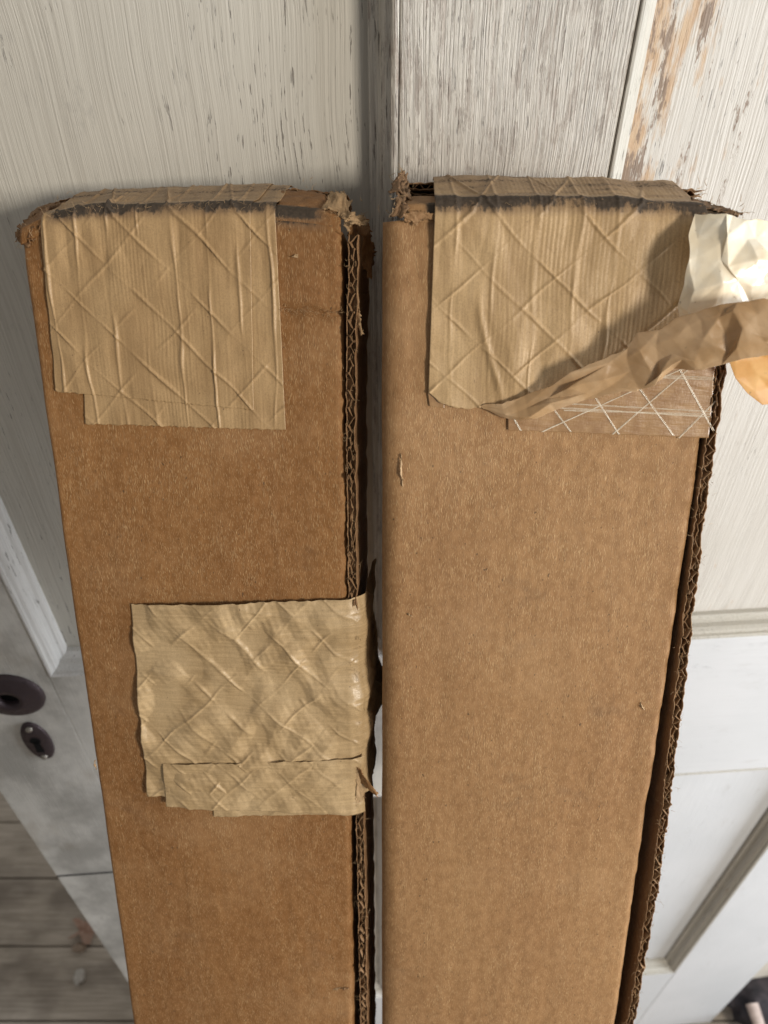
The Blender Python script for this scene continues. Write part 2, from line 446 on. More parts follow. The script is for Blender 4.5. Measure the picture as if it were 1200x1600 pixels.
def chip(loc, s, mat, name, label, cat, seed):
    bm = bmesh.new(); bmesh.ops.create_icosphere(bm, subdivisions=3, radius=1)
    for v in bm.verts:
        q = v.co.normalized(); f = 1+.45*mnoise.noise(q*1.8+Vector((seed,0,0)))+.2*mnoise.noise(q*5+Vector((0,seed,0)))
        v.co = Vector((q.x*s[0]*f, q.y*s[1]*f, q.z*s[2]*f))
    zmin = min(v.co.z for v in bm.verts)
    for v in bm.verts: v.co.z -= zmin
    me = bpy.data.meshes.new(name); bm.to_mesh(me); bm.free(); me.materials.append(mat)
    for p in me.polygons: p.use_smooth = True
    o = bpy.data.objects.new(name, me); S.collection.objects.link(o); o.location = loc
    return tag(o, label, cat)
chip((-.545, .452, 0), (.009,.012,.005), simple('plaster', (.5,.46,.40), (.6,.56,.50)), 'plaster_chip', 'small white plaster chip on the floorboards below the dry leaf', 'chip', 1)
chip((-.560, .500, 0), (.011,.008,.005), simple('brown_chip', (.30,.22,.16), (.4,.3,.22)), 'bark_chip', 'small tan bark chip between the dry leaf and the white plaster chip', 'chip', 4)

# things past the right edge of the door
V, F = [], []; box_mesh(V, F, -.09, .09, -.011, .011, 0, .36)
b = mesh_obj('board_offcut', V, F, simple('beige_board', (.45,.40,.33), (.58,.53,.45), 30), sm=False)
b.modifiers.new('b', 'BEVEL').width = .002
b.location = (.70, .445, .0); b.rotation_euler = (R_(-4), 0, R_(5))
tag(b, 'pale beige board offcut standing on the floor past the right edge of the door', 'board')
M['litter'] = simple('dark_litter', (.018,.016,.020), (.06,.05,.055), 60)
chip((.655, .40, 0), (.065,.045,.035), M['litter'], 'coal_lump', 'large dark lump on the floor at the foot of the beige board', 'lump', 8)
chip((.60, .30, 0), (.045,.035,.025), M['litter'], 'coal_lump', 'smaller dark lump on the floor nearest the camera at the right door edge', 'lump', 12)
V, F = [], []; tube(V, F, [(.612,.392,.0755),(.615,.36,.07),(.625,.31,.05),(.632,.27,.012)], .010, .008, 8)
st = mesh_obj('wood_stick', V, F, simple('pinkish_wood', (.42,.33,.29), (.55,.45,.40), 90)); tag(st, 'pinkish bare wood stick lying over the dark lumps', 'stick')

# ------------------------------------------------------------------ boxes
class Carton:
    def __init__(s, t, rx, ry, rz, W, D, L):
        s.M = np.array(Matrix.Rotation(R_(rz), 3, 'Z') @ Matrix.Rotation(R_(rx), 3, 'X') @ Matrix.Rotation(R_(ry), 3, 'Y'))
        s.t = np.array(t); s.W = W; s.D = D; s.L = L
        s.root = bpy.data.objects.new('cardboard_box', None); S.collection.objects.link(s.root)
        base = s.t + s.M @ np.array([0, 0, -L])
        mw = Matrix.Translation(Vector(base)) @ Matrix([list(r) for r in s.M]).to_4x4()
        s.root.matrix_world = mw
        s.root.location = Vector(base); s.root.rotation_euler = mw.to_euler()
    def hit(s, px, py, y=0.):
        """local x, z where the sight line through a photo point meets the local plane y"""
        o = s.M.T @ (CAM - s.t); d = s.M.T @ ray(px, py)
        k = (y-o[1])/d[1]; p = o+d*k
        return p[0], p[2]
    def hit_z(s, px, py, y):
        x, z = s.hit(px, py, y); return (x, y, z)
    def line(s, pts, y):
        q = sorted(s.hit(a, b, y) for a, b in pts); xs = [p[0] for p in q]; zs = [p[1] for p in q]
        return lambda x: np.interp(x, xs, zs)
    def v(s, P):
        P = np.asarray(P, float).copy(); P[..., 2] += s.L; return P.reshape(-1, 3)

def smline(f, W):
    xs = np.linspace(-.02, W+.02, 160); ys = f(xs); k = np.hanning(13); k /= k.sum()
    yp = np.pad(ys, 6, mode='edge'); ys = np.convolve(yp, k, 'valid')
    return lambda x: np.interp(x, xs, ys)

def crest_profile(B, x, s_):
    """surface path over the top: s_ < 0 down the front face, s_ > 0 back over the flaps; returns y, z"""
    zt = B.zt(x); zb = B.zb(x)
    px = np.array([-1., -.006, -.003, 0., .003, .010, .022, .030, .034, .060])
    ys = np.array([0., 0., .0004, .0018, .0045, .011, .021, .0285, .0325, .0585])
    y = np.interp(s_, px, ys)
    z = np.where(s_ < -.006, zt-.006+(s_+.006), 0.)
    k = [-.006, -.003, 0., .003, .010, .022, .030, .034, .060]
    zz = [zt-.006, zt-.0028, zt-.0004, zt+.0004, zt*.8+zb*.2, zt*.35+zb*.65, zb*1.+.0, zb+.0012, zb+.0008]
    for a in range(len(k)-1):
        m = (s_ >= k[a]) & (s_ <= k[a+1]); tt = (s_-k[a])/(k[a+1]-k[a])
        z = np.where(m, zz[a]*(1-tt)+zz[a+1]*tt, z)
    return y, z

def build_body(B, mat, seed, dents):
    W, D, L = B.W, B.D, B.L
    r = B.rr; rl = B.rl; xl = B.xl
    per = []   # perimeter from the back-left corner round the front to the back-right
    for y in np.linspace(D, rl, 10): per.append((xl, y))
    for a in np.linspace(0, 90, 10)[1:]: per.append((xl+(rl-xl)*(1-math.cos(R_(a))), rl-rl*math.sin(R_(a))))
    for x in np.linspace(rl, W-r, 84)[1:]: per.append((x, 0.))
    for a in np.linspace(0, 90, 7)[1:]: per.append((W-r+r*math.sin(R_(a)), r-r*math.cos(R_(a))))
    for y in np.linspace(r, D, 10)[1:]: per.append((W, y))
    for x in np.linspace(W, xl, 10)[1:-1]: per.append((x, D))
    per = np.array(per)
    zz = np.concatenate([np.linspace(0, .10, 70), np.linspace(.10, .62, 200)[1:], np.linspace(.62, L, 24)[1:]])
    X = np.repeat(per[:, 0][:, None], len(zz), 1); Y = np.repeat(per[:, 1][:, None], len(zz), 1)
    top = B.zt(X[:, :1])-.0055-.0035*smooth(.004, .02, Y[:, :1])
    Z = top - zz[None, :]*(1) * ((L+top)/L)
    front = smooth(.012, 0., Y)
    bulge = -.0005*fbm(X*18, Z*7, seed, 3) - .00022*fbm(X*90, Z*26, seed+5, 3)
    bulge += -.0015*np.sin(np.pi*np.clip(X/W, 0, 1))*smooth(-.02, -.25, Z)
    dx = .00035*fbm(Z*30, Y*20, seed+9, 3)*smooth(.03, .0, np.minimum(np.abs(X-W), np.abs(X)))
    dx += .0005*fbm(Z*120, Y*20, seed+12, 3)*(np.abs(X-W) < .003)
    wear = np.zeros_like(X)
    wear += smooth(B.zt(X)-.0095, B.zt(X)-.005, Z)*(Y < .01)*B.band(X)*.75
    for (px, py, rad, amp) in dents:
        cx, cz = B.hit(px, py)
        dd = ((X-cx)**2+((Z-cz)*.8)**2)/rad**2
        bulge = bulge + amp*np.exp(-dd)
    for c in B.creases:
        cx0, cz0, cx1, cz1, sg, am = c
        tt = np.clip((X-cx0)/(cx1-cx0), 0, 1); zc = cz0+(cz1-cz0)*tt+.0009*vnoise(X*260, 0*X, 3)
        msk = smooth(-.05, .05, (X-cx0)/(cx1-cx0))*smooth(1.05, .95, (X-cx0)/(cx1-cx0))
        bulge = bulge+am*np.exp(-((Z-zc)/sg)**2)*msk
    Yo = Y+bulge*front
    P = np.stack([X+dx, Yo, Z], -1)
    o = mesh_obj('carton_body', B.v(P), grid_faces(len(per), len(zz), True), mat, B.root, wear=wear.ravel())
    m = o.modifiers.new('thickness', 'SOLIDIFY'); m.thickness = .003; m.offset = 1
    # bottom closure
    V = [(0,0,.002),(W,0,.002),(W,D,.002),(0,D,.002)]
    mesh_obj('bottom_flap', V, [(0,1,2,3)], mat, B.root, sm=False, solid=.003)
    return o

def corrugated_side(B, mat_in, gap, z0, z1, seed, rec=lambda z: 0*z):
    """outer side panel with its raw fluted edge to the front: two liners and a wavy medium"""
    T = .0036; D = B.D
    sp = .0005
    zs = np.arange(z0, z1, -sp) if z0 > z1 else np.arange(z0, z1, sp)
    W = B.W
    g0 = np.array([gap(z) for z in zs])
    wob = .0004*vnoise(zs*160, zs*0, seed)
    def sheet(name, off, nz, jag, th, mat, curl=0.):
        ny = 14
        yy = np.concatenate([[0], np.linspace(.0012, D, ny-1)])
        front = -.0004+jag*(.5*vnoise(nz*700, nz*0, seed+3)+.7*vnoise(nz*190, nz*0, seed+4))
        P = np.zeros((len(nz), ny, 3))
        gg = np.array([gap(z) for z in nz])
        P[:, :, 0] = (W+gg+off(nz))[:, None]
        P[:, :, 1] = yy[None, :]
        P[:, 0, 1] = front
        P[:, 0, 0] += .0003*vnoise(nz*500, nz*0, seed+8)*jag/.001
        P[:, :, 2] = (nz+curl)[:, None]
        P[:, 0, 1] += rec(nz); P[:, 1, 1] += rec(nz)
        return mesh_obj(name, B.v(P), grid_faces(len(nz), ny), mat, B.root, solid=th)
    sheet('side_liner', lambda z: 0*z, zs, .0011, .00035, mat_in)
    sheet('side_liner', lambda z: T+.0004*vnoise(z*200, z*0, seed+1), zs, .0009, .00035, mat_in)
    pitch = .0058
    nz = np.arange(z0, z1, -.00035)
    ph = nz/pitch*2*math.pi + 2.3*vnoise(nz*60, nz*0, seed+6)+1.1*vnoise(nz*230, nz*0, seed+7)
    am = np.clip(.36+.24*vnoise(nz*150, nz*0, seed+2), .08, .49)
    wave = lambda z: T*(.5+am*np.sin(ph))+.00025*vnoise(nz*300, z*0, seed+11)
    curl = .0017*np.sin(2*ph+.6*vnoise(nz*110, nz*0, seed+21))*(.8+.5*vnoise(nz*90, nz*0, seed+14))
    sheet('flute_medium', wave, nz, .0022, .00028, M['flute'], curl)
    # added brown backing behind the cut, lightens the dark flute voids
    nk = 9; q = np.linspace(0, 1, nk)[None, :]
    zc = nz[::2][:, None]+0*q; gc = np.array([gap(z) for z in nz[::2]])[:, None]
    P = np.stack([W+gc+q*T, .0022+.0020*fbm(zc*160, q*3+seed, seed+31, 3)+rec(zc), zc+.0006*fbm(zc*300, q*5, seed+33, 2)], -1)
    mesh_obj('flute_backing', B.v(P), grid_faces(P.shape[0], nk), M['flute'], B.root)

def fuzz(B, centers, n, ln, seed, name='torn_fibres', r=.00009):
    rg = random.Random(seed); V, F = [], []
    for _ in range(n):
        c = rg.choice(centers); sp = c[3] if len(c) > 3 else .002
        p = Vector((c[0]+rg.gauss(0, sp), c[1]+rg.gauss(0, sp*.5), c[2]+rg.gauss(0, sp)))
        d = Vector((rg.gauss(0, 1), rg.gauss(-.5, .6), rg.gauss(.1, 1))).normalized()
        pts = [p]; l = ln*(.35+rg.random())
        for k in range(6):
            d = (d+Vector((rg.gauss(0, .45), rg.gauss(0, .35), rg.gauss(0, .45)))).normalized()
            pts.append(pts[-1]+d*l/6)
        tube(V, F, pts, r*(.7+rg.random()), r*.4, 4)
    P = B.v(np.array(V)); return tag(mesh_obj(name, P, F, M['fibre'], B.root), kind='stuff')

def scrap(B, name, A, C, mat, seed, amp=.0008, nu=36, nv=14, th=.0003, jag=.0006, wear=0., depth3=False):
    """torn paper: surface ruled between two outlines of (photo x, photo y, local depth)"""
    a = np.array([B.hit_z(*p) for p in A]); c = np.array([B.hit_z(*p) for p in C])
    def rs(q, n):
        t = np.linspace(0, 1, len(q)); tt = np.linspace(0, 1, n)
        return np.stack([np.interp(tt, t, q[:, k]) for k in range(3)], -1)
    a = rs(a, nu); c = rs(c, nu)
    v = np.linspace(0, 1, nv)[None, :, None]
    P = a[:, None]*(1-v)+c[:, None]*v
    u = np.linspace(0, 1, nu)[:, None]; vv = np.linspace(0, 1, nv)[None, :]
    for k in range(3):
        P[..., k] += amp*fbm(u*5+k*9, vv*3+seed, seed+k, 3)
        ed = np.minimum(vv, 1-vv) < .5/nv
        P[..., k] += jag*vnoise(u*40+k*5, vv*9, seed+20+k)*ed
    return mesh_obj(name, B.v(P), grid_faces(nu, nv), mat, B.root, solid=th, wear=np.full(nu*nv, wear))

def facets(x, y, seed, f=60., n=7, warp=.006):
    rg = random.Random(seed); h = 0
    wx = warp*fbm(x*30, y*30, seed, 2); wy = warp*fbm(x*30+9, y*30, seed+1, 2)
    for k in range(n):
        a = rg.uniform(0, math.pi); ff = f*rg.uniform(.5, 1.8); ph = rg.random()
        t = ((x+wx)*math.cos(a)+(y+wy)*math.sin(a))*ff+ph
        env = np.clip(.35+.9*vnoise(x*35+k*7, y*35-k*3, seed+k), 0, 1)
        h = h+env*(np.abs((t-np.floor(t))*2-1)-.5)*(60./ff)**.7
    return h/n*2.2
def ridge(d, s): return np.exp(-(d/s)**2)
def scrim(x, z, diag, vert, seed, hz=0., a1=.00030, a2=.00020, av=.00032, sg=.00055, phase=(0,0,0), wob=.0026):
    """relief of the reinforcing threads under paper tape"""
    wx = wob*fbm(x*40, z*40, seed, 2)
    h = 0*x
    def fam(c, per, amp, sd, al):
        k = np.round(c/per); d = c-k*per
        d = d+.10*per*vnoise(k*3.7+.5, 0*k, sd)                # uneven spacing
        m = .12+.95*np.clip(.45+1.1*vnoise(k*5.1+al*60, al*38, sd+1), 0, 1.4)
        s2 = sg*(1+.6*vnoise(al*70+k, k*2.2, sd+2))
        return amp*m*ridge(d, s2)
    h = h+fam(x-z+wx+phase[0], diag, a1, seed+10, x+z)
    h = h+fam(x+z+wx+phase[1], diag, a2, seed+20, x-z)
    if vert: h = h+fam(x+wx*.8+phase[2], vert, av, seed+30, z)
    if hz: h = h+fam(z+wx*.8, hz, av*.6, seed+40, x)
    return h

def tape(B, name, corners, mat, seed, hfun, nu=240, nv=240, off=.0003, over=0., wrap=0., wearband=True, jag=.0003, lift=None, label=None, bottom=None):
    """corners: photo points TL, TR, BR, BL on the front face. over: length carried over the top; wrap: length carried round the right edge"""
    c = np.array([B.hit(*p) for p in corners])
    U, Vv = np.meshgrid(np.linspace(0, 1, nu), np.linspace(0, 1, nv), indexing='ij')
    top = c[0][None, None]*(1-U[..., None])+c[1][None, None]*U[..., None]
    bot = c[3][None, None]*(1-U[..., None])+c[2][None, None]*U[..., None]
    if bottom is not None:
        bp = np.array([B.hit(*p) for p in bottom]); bp = bp[np.argsort(bp[:, 0])]
        bot[..., 1] = np.interp(bot[..., 0], bp[:, 0], bp[:, 1])
    Q = bot*(1-Vv[..., None])+top*Vv[..., None]
    x, z = Q[..., 0].copy(), Q[..., 1].copy()
    if over:
        # stretch upwards so that the sheet passes the crest and lies on the back flap
        s_top = over
        s_bot = bot[..., 1]-B.zt(bot[..., 0])
        s_ = s_bot*(1-Vv)+s_top*Vv
        x = bot[..., 0]*(1-Vv)+top[..., 0]*Vv
        s_ = s_+jag*(Vv < .5/nv)*vnoise(x*800, 0*x, seed)
        y, zz = crest_profile(B, x, s_)
        flat = s_ < -.006
        h = hfun(x, np.where(flat, zz, zz))
        ny = np.where(flat, -1., 0.); 
        # outward normal of the path
        e = 1e-4
        y2, z2 = crest_profile(B, x, s_+e); dy, dz = y2-y, z2-zz; ln = np.sqrt(dy*dy+dz*dz)+1e-12
        nyv, nzv = -dz/ln, dy/ln
        tot = np.maximum(off+h, .0002)
        P = np.stack([x, y+nyv*tot, zz+nzv*tot], -1)
        wear = (B.band(x)*(.88+.22*vnoise(x*420, 0*x, 14))*smooth(-.0054, -.0018, s_)*smooth(.0046, .0008, s_)*(.85+.3*vnoise(x*140, 0*x, 4)) + (.34+.22*vnoise(x*60, s_*300, 6))*smooth(-.003, .002, s_) + .12*smooth(.01, .025, s_))
    elif wrap:
        # horizontal path that bends round the right side
        W = B.W
        x0 = x.copy(); tot_w = (W-x[0:1, :])+wrap
        s = U*tot_w + x[0:1, :]      # arc coordinate measured in x
        k = np.array([-.05, W-.003, W+.0008, W+.0045, W+.0085, W+.0125, W+wrap+.02])
        xs = np.array([-.05, W-.005, W+.0006, W+.0038, W+.0060, W+.0066, W+.0062])
        ys = np.array([0., 0., .0004, .0020, .0046, .0080, .0080+wrap+.02-.0125])
        px_, py_ = np.interp(s, k, xs), np.interp(s, k, ys)
        e = 1e-4; dx, dy = np.interp(s+e, k, xs)-np.interp(s-e, k, xs), np.interp(s+e, k, ys)-np.interp(s-e, k, ys)
        ln = np.sqrt(dx*dx+dy*dy)+1e-12; nx_, ny_ = dy/ln, -dx/ln
        t = off+hfun(s, z)
        if lift is not None: t = t+lift(s, z)
        zj = z+jag*(((Vv < .5/nv) | (Vv > 1-.5/nv)))*vnoise(s*500, 0*s, seed)
        t = np.where(t < off*.7, off*.7+.12*(t-off*.7), t); t = np.maximum(t, off*.35)
        P = np.stack([px_+nx_*t, py_+ny_*t, zj], -1); wear = 0*x
    else:
        t = off+hfun(x, z)
        if lift is not None: t = t+lift(x, z)
        P = np.stack([x, -t, z], -1); wear = 0*x
    # body bow so that the tape follows the face
    if not (over):
        pass
    P[..., 1] += B.bow(P[..., 0], P[..., 2])
    o = mesh_obj(name, B.v(P), grid_faces(nu, nv), mat, B.root, wear=wear.ravel(), solid=.00014)
    if label: o['label'] = label
    return o

def setup_bow(B, seed):
    W = B.W
    def bow(X, Z):
        b = -.0005*fbm(X*18, Z*7, seed, 3) - .00022*fbm(X*90, Z*26, seed+5, 3)
        b = b-.0015*np.sin(np.pi*np.clip(X/W, 0, 1))*smooth(-.02, -.25, Z)
        return b*smooth(.002, -.012, Z-B.zt(X))*smooth(W+.004, W-.002, X)
    B.bow = bow

def top_flaps(B, mat, seed, x_front=(.001, .999), nseg=110):
    W = B.W
    # front flap: continues the front face over the rubbed fold
    n, m = nseg, 40
    u = np.linspace(x_front[0]*W, x_front[1]*W, n)[:, None]; s_ = np.linspace(-.0065, .024, m)[None, :]
    X = u+0*s_; SS = s_+0*u
    y, z = crest_profile(B, X, SS)
    low = B.zt(X)+.0035*smooth(0, .02, SS)
    z = np.where(SS > 0, np.minimum(z, low), z)
    nn = .0005*fbm(X*150, SS*200, seed, 4)
    z = z+nn*smooth(-.006, .004, SS); y = y-.4*nn*smooth(-.0065, -.004, SS)
    wear = B.band(X)*smooth(-.0065, -.003, SS)*smooth(.0055, .001, SS)+.28*smooth(.0, .004, SS)
    mesh_obj('front_flap', B.v(np.stack([X, y, z], -1)), grid_faces(n, m), mat, B.root, wear=wear.ravel(), solid=.0018, off=-1)

def back_flap(B, x0, x1, mat, seed, lift=0., y0=.029, T=.0024, name='back_flap', jag=.0015):
    """raised flap whose crushed raw edge faces the front"""
    obs = []
    n = 240
    X = np.linspace(x0, x1, n)
    for li, dz in enumerate((0., -T)):
        m = 18
        S_ = np.linspace(0, 1, m)[None, :]
        Xg = X[:, None]+0*S_
        edge = y0+jag*(.6*vnoise(X*160, X*0, seed+li)+.5*vnoise(X*600, X*0, seed+5+li))+.0007*li
        Yg = edge[:, None]*(1-S_)+(B.D-.001)*S_
        Zg = B.zb(Xg)+lift+dz+.0005*fbm(Xg*130, Yg*90, seed+li, 3)-.004*S_**2
        fr = (S_ < .03)+0*Xg
        Zg = Zg+fr*.0006*vnoise(Xg*500, Xg*0, seed+9+li)
        wear = np.clip(.38*smooth(.25, 0., S_)+0*Xg, 0, 1)
        mesh_obj(name if li == 0 else 'flap_liner', B.v(np.stack([Xg, Yg, Zg], -1)), grid_faces(n, m), mat, B.root, wear=wear.ravel(), solid=.0004)
    # crushed medium between the liners
    n = 420; X = np.linspace(x0+.0005, x1-.0005, n); m = 10; S_ = np.linspace(0, 1, m)[None, :]
    Xg = X[:, None]+0*S_
    Yg = (y0+.0006+jag*.6*vnoise(X*220, X*0, seed+15))[:, None]+S_*.018
    wv = T*(.5+.42*np.sin(X*2*math.pi/.0055+1.4*vnoise(X*90, X*0, seed+2)))
    Zg = B.zb(Xg)+lift-T+wv[:, None]-.004*(S_*.018/.05)**2
    mesh_obj('flap_medium', B.v(np.stack([Xg, Yg, Zg], -1)), grid_faces(n, m), M['edge'], B.root, wear=np.full(n*m, .2), solid=.0003)

def end_L(t, M3, D):
    return None

DZ = .05   # camera height shift applied to the fitted corner positions
# ---------------- left box
BL = Carton((-.14338, .29009, 1.45-(1.45-1.34301)*1.02+DZ), -22.703, -1.938, -5.0, .1275, .045, 1.0)
def fix_len(B):
    ax = B.M @ np.array([0, 0, 1.]); lo = 1e9
    zt = min((B.t + B.M @ np.array([x, y, 0.]))[2] for x in (0, B.W) for y in (0, B.D))
    B.L = (zt-.002)/ax[2]
    base = B.t + B.M @ np.array([0, 0, -B.L]); B.root.location = Vector(base)
fix_len(BL)
tag(BL.root, 'left long brown cardboard box with two flat kraft tape patches, leaning on the door', 'cardboard box', 'long cardboard boxes leaning on the door')
W = BL.W
BL.zt = smline(BL.line([(20,362),(36,354),(60,340),(90,334),(135,327),(220,324),(350,319),(440,321),(505,327),(534,338),(545,343)], .002), W)
BL.zb = smline(BL.line([(20,345),(60,328),(100,312),(170,305),(280,300),(400,296),(470,297),(525,304),(560,311)], .030), W)
xa, _ = BL.hit(72, 340); xb, _ = BL.hit(505, 330)
BL.band = lambda x: smooth(xa-.001, xa+.004, x)*smooth(xb+.004, xb-.006, x)
c0 = BL.hit(440, 484); c1 = BL.hit(535, 492); c2 = BL.hit(45, 478)
BL.creases = [(c2[0], c2[1], c0[0], c0[1], .0009, .0003), (c0[0], c0[1], c1[0], c1[1], .0012, .0021)]
BL.rl = .0024; BL.rr = .0034; BL.xl = 0.
setup_bow(BL, 11)
build_body(BL, M['card_l'], 11, [(520, 450, .006, .0016), (512, 400, .004, .0006), (45, 380, .005, .0012), (528, 520, .005, .0008)])
top_flaps(BL, M['card_l'], 21)
back_flap(BL, .002, W-.001, M['card_l'], 31)
# second layer torn and folded at the right end
scrap(BL, 'torn_flap_layer', [(430,300,.024),(470,296,.022),(505,300,.020),(532,318,.014),(536,330,.008)],
      [(432,322,.006),(470,320,.006),(505,325,.005),(522,332,.004),(530,342,.002)], M['card_l'], 3, amp=.0012, wear=.25)
scrap(BL, 'torn_flap_layer', [(515,300,.02),(528,298,.018),(540,306,.016),(545,320,.012)],
      [(506,326,.004),(520,330,.003),(534,336,.002),(542,346,.001)], M['fibre'], 8, amp=.0016, th=.0005, wear=.1)
scrap(BL, 'crushed_corner', [(24,372,.004),(34,350,.010),(55,334,.016),(78,322,.022)],
      [(44,386,-.0006),(50,364,-.0002),(66,350,.0002),(82,342,.0008)], M['card_l'], 5, amp=.0010, th=.0006, wear=.42, jag=.0016)
scrap(BL, 'crushed_corner', [(44,338,.026),(60,326,.028),(90,316,.030),(130,312,.030)],
      [(50,344,.022),(66,334,.024),(92,325,.027),(130,320,.027)], M['edge'], 6, amp=.0012, th=.0012, wear=.42)
gz = {}
def gapL(z):
    ks = [-.60,-.45,-.30,-.255,-.14,-.06,-.03,-.008]
    vs = [.0038,.0036,.0029,.0022,.0006,.0010,.0019,.0030]
    return float(np.interp(z, ks, vs))
zt_ = .0005
corrugated_side(BL, M['edge'], gapL, zt_, -.62, 41, rec=lambda z: .0062*smooth(-.272, -.262, z)*smooth(-.158, -.166, z))
# outer liner paper of the side panel, peeled and hanging at the top
scrap(BL, 'torn_liner', [(545,352,.004),(549,380,.006),(558,392,.009),(566,410,.012),(578,432,.014)],
      [(572,340,.020),(580,360,.024),(583,385,.028),(583,405,.028),(581,436,.016)], M['card_l'], 13, amp=.0012, jag=.0010)
scrap(BL, 'torn_liner', [(538,345,.0),(546,338,.002),(560,338,.006),(574,342,.014)],
      [(541,362,-.001),(551,352,-.001),(562,350,.001),(576,352,.008)], M['fibre'], 17, amp=.0016, th=.0005, jag=.001)
scrap(BL, 'torn_liner', [(557,430,.002),(560,470,.001),(563,500,.0),(566,522,-.001)],
      [(552,430,.004),(554,470,.003),(556,500,.002),(564,524,-.001)], M['fibre'], 19, amp=.0006)
scrap(BL, 'torn_liner', [(556,1196,-.001),(566,1208,-.003),(578,1224,-.004),(590,1240,-.005)],
      [(558,1212,.002),(566,1224,.0),(577,1234,-.003),(589,1244,-.005)], M['card_l'], 23, amp=.0006)
scrap(BL, 'torn_liner', [(558,1200,-.0005),(557,1225,-.0015),(556,1255,-.001)],
      [(568,1208,.002),(571,1230,.001),(567,1256,.001)], M['fibre'], 27, amp=.0008)
pts = [BL.hit_z(a, b, y)+(s,) for (a, b, y, s) in ((525,325,.004,.0022),(520,340,.0,.0016),(475,298,.022,.002),(536,345,.0,.0014),(565,340,.008,.0018),(45,370,.002,.0025),(30,365,.004,.002),(60,345,.01,.002),(100,320,.02,.003),(440,305,.02,.0018),(440,345,-.0005,.0012))]
fuzz(BL, pts, 110, .0034, 5)
edgep = [(W+gapL(z)+rng.choice((0, .0018, .0036)), -.0006, z, .0009) for z in np.arange(-.01, -.60, -.004)]
fuzz(BL, edgep, 340, .0028, 6, r=.00007)
foldp = [(x, .0005, float(BL.zt(x))-.001, .0013) for x in np.linspace(.012, .10, 40)]
fuzz(BL, foldp, 90, .004, 9, r=.00006)
crp = [BL.hit_z(a, 487+rng.gauss(0, 2), -.0004)+(.0007,) for a in range(442, 534, 6)]
fuzz(BL, crp, 60, .0016, 10, r=.00008)

def nick(B, px, py, ln, wd, ang, seed, mat='fibre'):
    ca, sa = math.cos(R_(ang)), math.sin(R_(ang))
    a = [(px-ca*ln/2, py-sa*ln/2, -.0002), (px, py, -.0006), (px+ca*ln/2, py+sa*ln/2, -.0002)]
    c = [(p[0]-sa*wd, p[1]+ca*wd, p[2]-.0006) for p in a]
    c[0] = (a[0][0], a[0][1]+.2, -.0004); c[2] = (a[2][0], a[2][1]+.2, -.0004)
    scrap(B, 'scuff', a, c, M[mat], seed, amp=.0003, nu=14, nv=6, th=.0002, jag=.0004)
nick(BL, 525, 1543, 16, 4, -8, 301); nick(BL, 538, 1543, 14, 4, 0, 302, 'edge'); nick(BL, 465, 400, 5, 9, 80, 303)
nick(BL, 150, 1195, 14, 3, 80, 304)
# upper tape patch: two overlapping lengths
def hL1(x, z):
    wash = .00005*np.sin(x*2*math.pi/.00155+vnoise(z*60, x*60, 4)*2)*np.clip(vnoise(x*70, z*18, 8)+.3, 0, 1)
    return .0010*facets(x, z, 43, 50., 6)+scrim(x, z, .0247, .01285, 3, phase=(.004, .002, .0027), a1=.00032, a2=.00072, av=.00058, sg=.00055)+.00055*fbm(x*55, z*40, 5, 3)+.0003+wash+.0006*smooth(-.03, 0, z)*np.abs(vnoise(x*130, z*70, 6))
def liftcorner(B, px, py, amt, rad):
    cx, cz = B.hit(px, py)
    return lambda x, z: amt*np.exp(-((x-cx)**2+(z-cz)**2)/rad**2)
tape(BL, 'tape_strip', [(133,345),(430,345),(447,671),(135,662)], M['tape_l'], 51, hL1, over=.040, off=.00025, jag=.0003)
tape(BL, 'tape_strip', [(74,345),(400,345),(398,640),(89,611)], M['tape_l'], 53, lambda x, z: hL1(x, z)+.0001, over=.044, off=.0006, jag=.0003)

# lower tape patch: crinkled, wraps round the right edge
def hM(x, z):
    h = scrim(x+.5*z*0, z, .0225, 0, 13, hz=.0120, phase=(.001, .006, 0), a1=.00036, a2=.00044, av=.0003, sg=.0008, wob=.0055)
    h = h*1.25+.0040*facets(x, z, 21, 66., 8)+.0009*facets(x, z, 27, 190., 5, .002)+.0022*fbm(x*60, z*50, 17, 2)+.0004
    return h
cx_, cz_ = BL.hit(222, 1110)
tape(BL, 'tape_strip', [(336,1180),(548,1180),(549,1270),(340,1271)], M['tape_m'], 57, lambda x, z: .4*hM(x, z), nu=200, nv=80, off=.00025, wrap=.004)
tape(BL, 'tape_strip', [(210,942),(546,924),(548,1236),(237,1236)], M['tape_m'], 61, hM, nu=300, nv=260, off=.0014, wrap=.046,
     lift=lambda s, z: .0022*np.exp(-((s-cx_)/.006)**2)*smooth(-.018, .0, -np.abs(z-cz_)+.01)+.0060*np.exp(-((s-(W+.040))/.014)**2-((z-cz_+.004)/.016)**2))
tape(BL, 'tape_strip', [(262,1186),(546,1180),(553,1268),(268,1250)], M['tape_m'], 67, lambda x, z: .6*hM(x, z+.01), nu=260, nv=80, off=.0026, wrap=.006)

